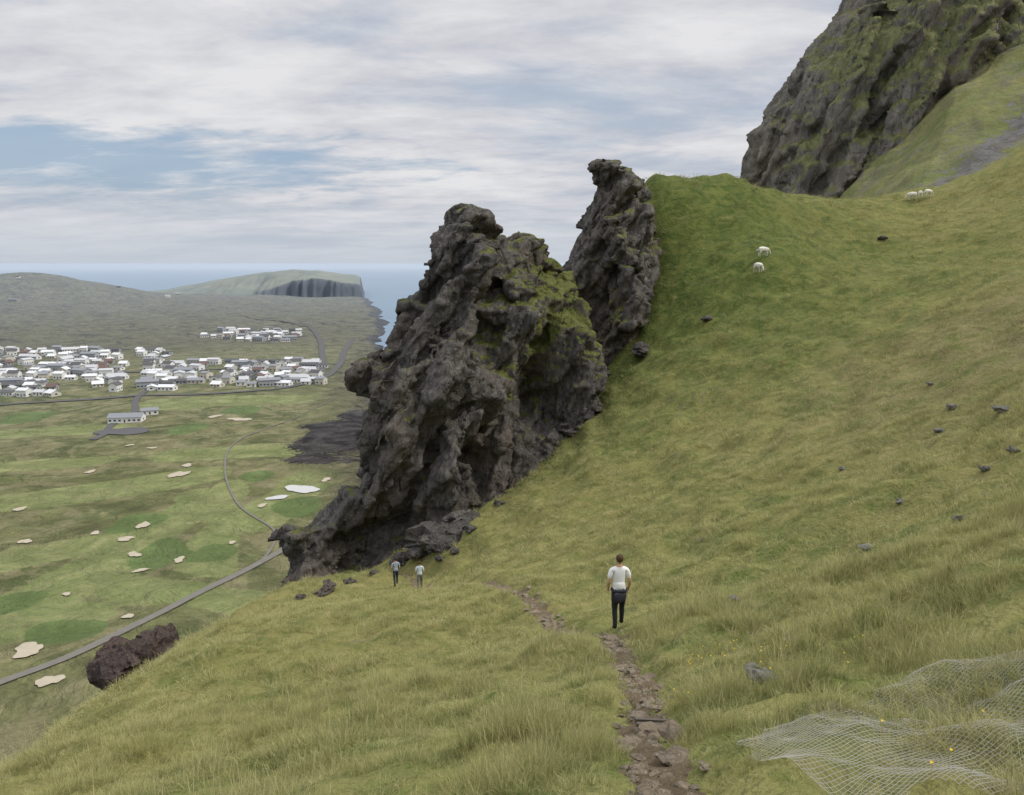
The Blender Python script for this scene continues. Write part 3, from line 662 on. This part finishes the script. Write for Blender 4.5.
def waterbar(x,y,rz,L=.5):
    e=bpy.data.objects.new('timber_step',None); link(e); e.location=(x,y,Hs(x,y)+.04); e.rotation_euler=(0,.08,rz)
    for nm,yy,zz_,w,h in (('board_front',0,0,.045,.05),('board_back',.075,.01,.04,.05)):
        bm=bmesh.new(); bmesh.ops.create_cube(bm,size=1); bmesh.ops.scale(bm,vec=(L,w,h),verts=bm.verts); bmesh.ops.bevel(bm,geom=bm.edges,offset=.008,segments=2)
        m=bpy.data.meshes.new(nm); bm.to_mesh(m); bm.free(); m.materials.append(MWD); o=bpy.data.objects.new(nm,m); o.location=(0,yy,zz_); link(o,e)
q=hit(658,729); waterbar(q.x,q.y,.05)

# erosion netting
MNET=simple('netting_fibre',(.34,.33,.29),.85,.15,8)
for c,a,b,r in NETS:
    cell=.034; wire=.0012
    nxn=int(2*a/cell); nyn=int(2*b/cell); X1,Y1=np.meshgrid(np.linspace(-a,a,nxn),np.linspace(-b,b,nyn)); 
    msk=((X1/a)**2+(Y1/b)**2+.45*vnoise(X1*1.3,Y1*1.3,s=5)+.15*vnoise(X1*5,Y1*5,s=6)<.9)
    Xw=c.x+X1*math.cos(r)-Y1*math.sin(r)+.04*vnoise(X1*3,Y1*3,s=1); Yw=c.y+X1*math.sin(r)+Y1*math.cos(r)+.04*vnoise(X1*3,Y1*3,s=2)
    Zw=H(Xw.ravel(),Yw.ravel()).reshape(Xw.shape)+.055+.03*vnoise(X1*2.5,Y1*2.5,s=7)+.02*vnoise(X1*9,Y1*9,s=8)
    Vv=[];Ff=[]
    def strand(P,up):
        o=len(Vv)
        for k,pnt in enumerate(P):
            Vv.append((pnt[0]-up[0]*wire,pnt[1]-up[1]*wire,pnt[2])); Vv.append((pnt[0]+up[0]*wire,pnt[1]+up[1]*wire,pnt[2]+.002))
            if k: q=o+2*k; Ff.append((q-2,q-1,q+1,q))
    G=np.stack([Xw,Yw,Zw],2); ex=(math.cos(r),math.sin(r)); ey=(-math.sin(r),math.cos(r))
    for arr,mm,up in ((G,msk,ey),(G.transpose(1,0,2),msk.T,ex)):
        for row,mr in zip(arr,mm):
            run=[]
            for pnt,ok in zip(row,mr):
                if ok: run.append(pnt)
                else:
                    if len(run)>2: strand(run,up)
                    run=[]
            if len(run)>2: strand(run,up)
    me=bpy.data.meshes.new('erosion_netting'); me.from_pydata(Vv,[],Ff); me.materials.append(MNET); link(bpy.data.objects.new('erosion_netting',me))

# ------------------------------------------------------------------ people & sheep
def skin(name,V,E,Rd,sub=2,root=0):
    bm=bmesh.new(); ly=bm.verts.layers.skin.verify(); vs=[bm.verts.new(v) for v in V]; bm.verts.ensure_lookup_table()
    for a,b in E: bm.edges.new((vs[a],vs[b]))
    for i,v in enumerate(vs):
        r=Rd[i]; r=(r,r) if not isinstance(r,tuple) else r; v[ly].radius=r; v[ly].use_root=(i==root)
    me=bpy.data.meshes.new(name); bm.to_mesh(me); bm.free(); ob=link(bpy.data.objects.new('tmp',me))
    m=ob.modifiers.new('s','SKIN'); m.use_smooth_shade=True; m2=ob.modifiers.new('ss','SUBSURF'); m2.levels=sub; m2.render_levels=sub
    dg=bpy.context.evaluated_depsgraph_get(); dg.update(); r=bpy.data.meshes.new_from_object(ob.evaluated_get(dg)); bpy.data.objects.remove(ob); r.name=name; return r
MSKIN=simple('skin',(.50,.30,.21),.55,.05); MLIP=simple('lips',(.4,.16,.13),.5,.05)
def ellipsoid(name,loc,r,mat,cut=None,seed=0,amp=.0):
    bm=bmesh.new(); bmesh.ops.create_icosphere(bm,subdivisions=4,radius=1)
    if cut: bmesh.ops.bisect_plane(bm,geom=bm.verts[:]+bm.edges[:]+bm.faces[:],plane_co=cut[0],plane_no=cut[1],clear_outer=True)
    m=bpy.data.meshes.new(name); bm.to_mesh(m); bm.free(); V,N=getv(m)
    if amp: V*= (1+amp*fbm(V[:,0]*6,V[:,1]*6,V[:,2]*3,3,seed))[:,None]
    V=V*np.array(r)+np.array(loc); setv(m,V); m.polygons.foreach_set('use_smooth',np.full(len(m.polygons),True)); m.materials.append(mat); return m
def person(loc,face,scale,shirt,trous,hair,shoes,jacket=None,stride=.22):
    root=bpy.data.objects.new('hiker',None); link(root); root.location=loc; root.rotation_euler=(0,0,face); root.scale=(scale,)*3
    s=stride
    V=[(0,0,.96),(0,0,1.08),(0,.015,1.26),(0,0,1.42),(0,-.005,1.50),(0,.01,1.58)]; R_=[(.155,.115),(.142,.105),(.165,.115),(.13,.095),.06,.055]
    E=[(0,1),(1,2),(2,3),(3,4),(4,5)]
    def add(v,r,par): V.append(v);R_.append(r);E.append((par,len(V)-1)); return len(V)-1
    wr=[]
    for sg in (-1,1):
        a=add((sg*.115,0,1.44),.072,3); b=add((sg*.185,0,1.42),.062,a); m=add((sg*.218,-.01,1.30),.052,b); c=add((sg*.245,-.03,1.15),.042,m); d=add((sg*.245,.03,1.03),.036,c); f=add((sg*.235,.075,.92),.027,d); wr.append((sg,f))
        h=add((sg*.23,.092,.875),(.032,.022),f)
    for sg in (-1,1):
        st=s*sg; a=add((sg*.09,0,.88),.095,0); b=add((sg*.10,st*.35,.70),.088,a); k=add((sg*.105,st*.62+.03,.50),.066,b); c=add((sg*.105,st*.75,.32),.062,k); an=add((sg*.105,st-.03,.10+(.03 if sg<0 else 0)),.045,c)
        hl_=add((sg*.105,st-.05,.045+(.02 if sg<0 else 0)),.040,an); tt=add((sg*.12,st+.13,.035),(.045,.032),an)
    me=skin('body',V,E,R_,2)
    for m in (MSKIN,shirt,trous,shoes): me.materials.append(m)
    for p in me.polygons:
        c=p.center; ax=abs(c.x)
        if c.z>1.505: k=0
        elif c.z<.085: k=3
        elif ax>.19 and c.z<1.245: k=0
        elif c.z>.985: k=1
        elif ax>.205 and c.z>.8: k=0
        else: k=2
        p.material_index=k
    link(bpy.data.objects.new('body',me),root)
    hm=skin('head',[(0,0,1.54),(0,.02,1.61),(0,.012,1.665),(0,.0,1.73),(0,-.004,1.775)],[(0,1),(1,2),(2,3),(3,4)],[.05,(.062,.075),(.074,.092),(.074,.092),(.05,.062)],2)
    hm.materials.append(MSKIN); link(bpy.data.objects.new('head',hm),root)
    for nm,l,r,m in [('nose',(0,.105,1.665),(.012,.018,.02),MSKIN),('ear_left',(-.078,.0,1.665),(.010,.020,.030),MSKIN),('ear_right',(.078,.0,1.665),(.010,.020,.030),MSKIN),('eye_left',(-.03,.092,1.69),(.012,.008,.007),hair),('eye_right',(.03,.092,1.69),(.012,.008,.007),hair),('mouth',(0,.094,1.625),(.022,.006,.005),MLIP)]:
        link(bpy.data.objects.new(nm,ellipsoid(nm,l,r,m)),root)
    link(bpy.data.objects.new('hair',ellipsoid('hair',(0,-.018,1.705),(.086,.100,.098),hair,((0,.25,-.35),(0,.75,-.8)),3,.05)),root)
    for sg,f in wr:
        for k in range(5):
            if k<4:
                yo=.06+.021*k; ln=[.07,.08,.075,.058][k]; b=Vector((sg*.23,yo+.02,.862)); pts=[b,b+Vector((sg*.004,.004,-ln*.45)),b+Vector((-sg*.006,.006,-ln*.8)),b+Vector((-sg*.02,.004,-ln))]
            else: b=Vector((sg*.222,.118,.90)); pts=[b,b+Vector((-sg*.01,.022,-.02)),b+Vector((-sg*.014,.03,-.05))]
            fm=skin('finger',[tuple(q) for q in pts],[(i,i+1) for i in range(len(pts)-1)],[.0095,.009,.008,.0065][:len(pts)],1); fm.materials.append(MSKIN); link(bpy.data.objects.new('finger_%d'%(k+1),fm),root)
    for sg in (-1,1):
        sm=skin('sleeve',[(sg*.165,0,1.43),(sg*.208,-.008,1.34),(sg*.235,-.02,1.225)],[(0,1),(1,2)],[.064,.062,.060],2); sm.materials.append(shirt); link(bpy.data.objects.new('sleeve',sm),root)
    hm2=skin('shirt_hem',[(0,0,1.2),(0,0,1.05),(0,0,.93)],[(0,1),(1,2)],[(.160,.12),(.162,.125),(.172,.135)],2); hm2.materials.append(shirt); link(bpy.data.objects.new('shirt_hem',hm2),root)
    if jacket:
        jV=[];jE=[];jr=[]
        for k in range(10):
            a=2*math.pi*k/10; jV.append((.172*math.cos(a),.135*math.sin(a),.945+.012*math.sin(3*a))); jE.append((k,(k+1)%10)); jr.append(.034)
        jm=skin('jacket_waist',jV,jE,jr,2); jm.materials.append(jacket); link(bpy.data.objects.new('jacket_waist',jm),root)
        jm=skin('jacket_back',[(0,-.10,.94),(.01,-.13,.84),(-.01,-.135,.74),(.02,-.12,.66)],[(0,1),(1,2),(2,3)],[(.17,.05),(.19,.05),(.17,.045),(.12,.03)],2); jm.materials.append(jacket); link(bpy.data.objects.new('jacket_back',jm),root)
        for sg in (-1,1):
            jm=skin('jacket_sleeve',[(sg*.03,.15,.94),(sg*.05,.165,.85),(sg*.07,.16,.68)],[(0,1),(1,2)],[.035,.04,.035],2); jm.materials.append(jacket); link(bpy.data.objects.new('jacket_sleeve',jm),root)
    return root
cw_=simple('white_cotton',(.80,.80,.80),.85,.04,10); cb=simple('black_trousers',(.020,.020,.024),.8,.2,10); cj=simple('dark_jacket',(.032,.032,.042),.7,.2,10)
hbr=simple('brown_hair',(.07,.04,.022),.7,.3,60); cs=simple('dark_shoes',(.03,.028,.026),.6,.2)
cg=simple('grey_blue_fleece',(.30,.35,.40),.9,.06,10); cn=simple('navy_trousers',(.03,.035,.05),.8,.1,10); cpb=simple('pale_blue_shirt',(.52,.60,.66),.9,.05,10); ck=simple('taupe_trousers',(.16,.15,.15),.85,.1,10); hd=simple('dark_hair',(.03,.022,.016),.7,.3,60)
pm_=hit(618,629)
person(pm_+Vector((0,0,.03)),.08,1.0,cw_,cb,hbr,cs,cj,.16)
q=hit(396,586); person(q+Vector((0,0,.02)),.35,1.08,cg,cn,hd,cs,None,.2)
q=hit(420,590); person(q+Vector((0,0,.02)),.2,1.0,cpb,ck,hbr,cs,None,.14)
MWO=NT('sheep_wool'); pp_=MWO.n('ShaderNodeNewGeometry').outputs['Position']; f=MWO.noise(18,4,.6,pp_); MWO=MWO.out(MWO.pr(MWO.mix(f,(.60,.57,.48),(.80,.77,.68)),.95,MWO.bump(f,.03),.05))
MFC=simple('sheep_face',(.66,.62,.55),.8,.1,10)
def sheep(loc,rz,sc,graze):
    root=bpy.data.objects.new('sheep',None); link(root); root.location=loc; root.rotation_euler=(0,0,rz); root.scale=(sc,)*3
    bm_=skin('fleece',[(-.50,0,.66),(-.34,0,.68),(0,0,.63),(.30,0,.65),(.46,0,.70),(.62,0,.60 if graze else .86)],[(0,1),(1,2),(2,3),(3,4),(4,5)],[.17,(.235,.25),(.26,.29),(.235,.27),(.17,.19),.11],3,2)
    V,N=getv(bm_); V+=N*(.035*fbm(V[:,0]*9,V[:,1]*9,V[:,2]*9,2,5))[:,None]; setv(bm_,V); bm_.materials.append(MWO); link(bpy.data.objects.new('fleece',bm_),root)
    h=[(.60,0,.58),(.70,0,.40),(.76,0,.26),(.78,0,.16)] if graze else [(.60,0,.84),(.68,0,.96),(.80,0,.92),(.90,0,.85)]
    hm=skin('head',h,[(0,1),(1,2),(2,3)],[.10,.085,.065,.045],2); hm.materials.append(MFC); link(bpy.data.objects.new('head',hm),root)
    for sg in (-1,1):
        a=Vector(h[1]); em=skin('ear',[tuple(a+Vector((0,sg*.05,.03))),tuple(a+Vector((-.02,sg*.13,.03))),tuple(a+Vector((-.01,sg*.18,.0)))],[(0,1),(1,2)],[(.02,.012),(.03,.012),(.012,.008)],1); em.materials.append(MFC); link(bpy.data.objects.new('ear',em),root)
        for nm,pts,rd in (('front_leg',[(.33,sg*.13,.58),(.34,sg*.14,.36),(.33,sg*.14,.16),(.34,sg*.14,.03)],[.085,.05,.034,.036]),('hind_leg',[(-.38,sg*.14,.62),(-.30,sg*.15,.42),(-.44,sg*.14,.26),(-.41,sg*.14,.03)],[.12,.08,.04,.036])):
            lm=skin(nm,pts,[(0,1),(1,2),(2,3)],rd,2); lm.materials.append(MFC); link(bpy.data.objects.new(nm,lm),root)
    tm=skin('tail',[(-.60,0,.68),(-.68,0,.58),(-.68,0,.46)],[(0,1),(1,2)],[.05,.045,.025],1); tm.materials.append(MWO); link(bpy.data.objects.new('tail',tm),root)
for (u,v,rz,g,s) in [(763,258,.2,True,1.0),(758,274,-1.2,True,1.0),(912,201,2.9,True,1.1),(920,199,1.2,True,1.0),(928,198,.3,True,1.05)]:
    q=hit(u,v); sheep(q+Vector((0,0,.15)),rz,s,g)

# ------------------------------------------------------------------ camera, sun, sky
cam=bpy.data.cameras.new('camera'); co=bpy.data.objects.new('camera',cam); link(co); cam.lens=28.25; cam.sensor_width=36; cam.clip_start=.1; cam.clip_end=200000
co.rotation_euler=(math.radians(90)-PIT,0,0); scene.camera=co
SE=math.radians(50); SA=math.radians(95)
sd=Vector((math.sin(SA)*math.cos(SE),math.cos(SA)*math.cos(SE),math.sin(SE)))
sl=bpy.data.lights.new('sun','SUN'); sl.energy=2.2; sl.angle=math.radians(10); sl.color=(1,.95,.87); so=link(bpy.data.objects.new('sun',sl)); so.rotation_euler=sd.to_track_quat('Z','Y').to_euler()
w=bpy.data.worlds.new('World'); scene.world=w; w.use_nodes=True; nt=w.node_tree; nt.nodes.clear()
t=NT.__new__(NT); t.t=nt
sky=t.n('ShaderNodeTexSky'); sky.sky_type='NISHITA'; sky.sun_disc=False; sky.sun_elevation=SE; sky.sun_rotation=SA; sky.air_density=1.0; sky.dust_density=2.0
g=t.n('ShaderNodeTexCoord').outputs['Generated']; sp=t.n('ShaderNodeSeparateXYZ'); t.L(g,sp.inputs[0]); z=t.math('MAXIMUM',sp.outputs[2],0.0)
den=t.math('ADD',z,.15); px=t.math('DIVIDE',sp.outputs[0],den); py=t.math('DIVIDE',sp.outputs[1],den); cb_=t.n('ShaderNodeCombineXYZ'); t.L(px,cb_.inputs[0]); t.L(py,cb_.inputs[1])
mp=t.n('ShaderNodeMapping'); t.L(cb_.outputs[0],mp.inputs[0]); mp.inputs['Scale'].default_value=(.75,1.25,1); mp.inputs['Location'].default_value=(7.3,2.2,0); mp.inputs['Rotation'].default_value=(0,0,.30)
nA=t.noise(1.0,7,.62,mp.outputs[0],.25); nB=t.noise(3.6,6,.62,mp.outputs[0],.25)
# clear window low in the west-north-west, torn at its edges
gx_=t.math('DIVIDE',t.math('ADD',t.math('DIVIDE',sp.outputs[0],t.math('MAXIMUM',sp.outputs[1],.05)),.50),.30); gz_=t.math('DIVIDE',t.math('SUBTRACT',z,.108),.030)
gd=t.math('SQRT',t.math('ADD',t.math('POWER',t.math('ABSOLUTE',gx_),2.0),t.math('POWER',t.math('ABSOLUTE',gz_),2.0)))
gd=t.math('ADD',gd,t.math('MULTIPLY',t.math('SUBTRACT',nB,.5),3.4)); hole=t.rng(gd,.5,1.4,.85,0)
cov=t.rng(nA,.36,.50,.55,1); cov=t.math('MULTIPLY',cov,t.math('SUBTRACT',1.0,hole))
shade=t.rng(t.math('ADD',t.math('MULTIPLY',nB,.40),t.math('MULTIPLY',nA,.60)),.39,.61)
cl=t.mix(shade,(5.3,5.45,6.05),(7.8,7.8,7.95))
gain=t.math('ADD',1.0,t.math('MULTIPLY',t.math('MAXIMUM',t.math('SUBTRACT',z,.3),0),2.2)); vm=t.n('ShaderNodeVectorMath',operation='SCALE'); t.L(cl,vm.inputs[0]); t.L(gain,vm.inputs['Scale'])
bl=t.mix(.65,sky.outputs[0],(3.6,5.0,6.8))
c=t.mix(cov,bl,vm.outputs[0]); hz=t.rng(z,.0,.080,.9,0); c=t.mix(hz,c,(5.4,5.9,6.6))
bg=t.n('ShaderNodeBackground'); t.L(c,bg.inputs[0]); bg.inputs[1].default_value=.1; o=t.n('ShaderNodeOutputWorld'); t.L(bg.outputs[0],o.inputs[0])
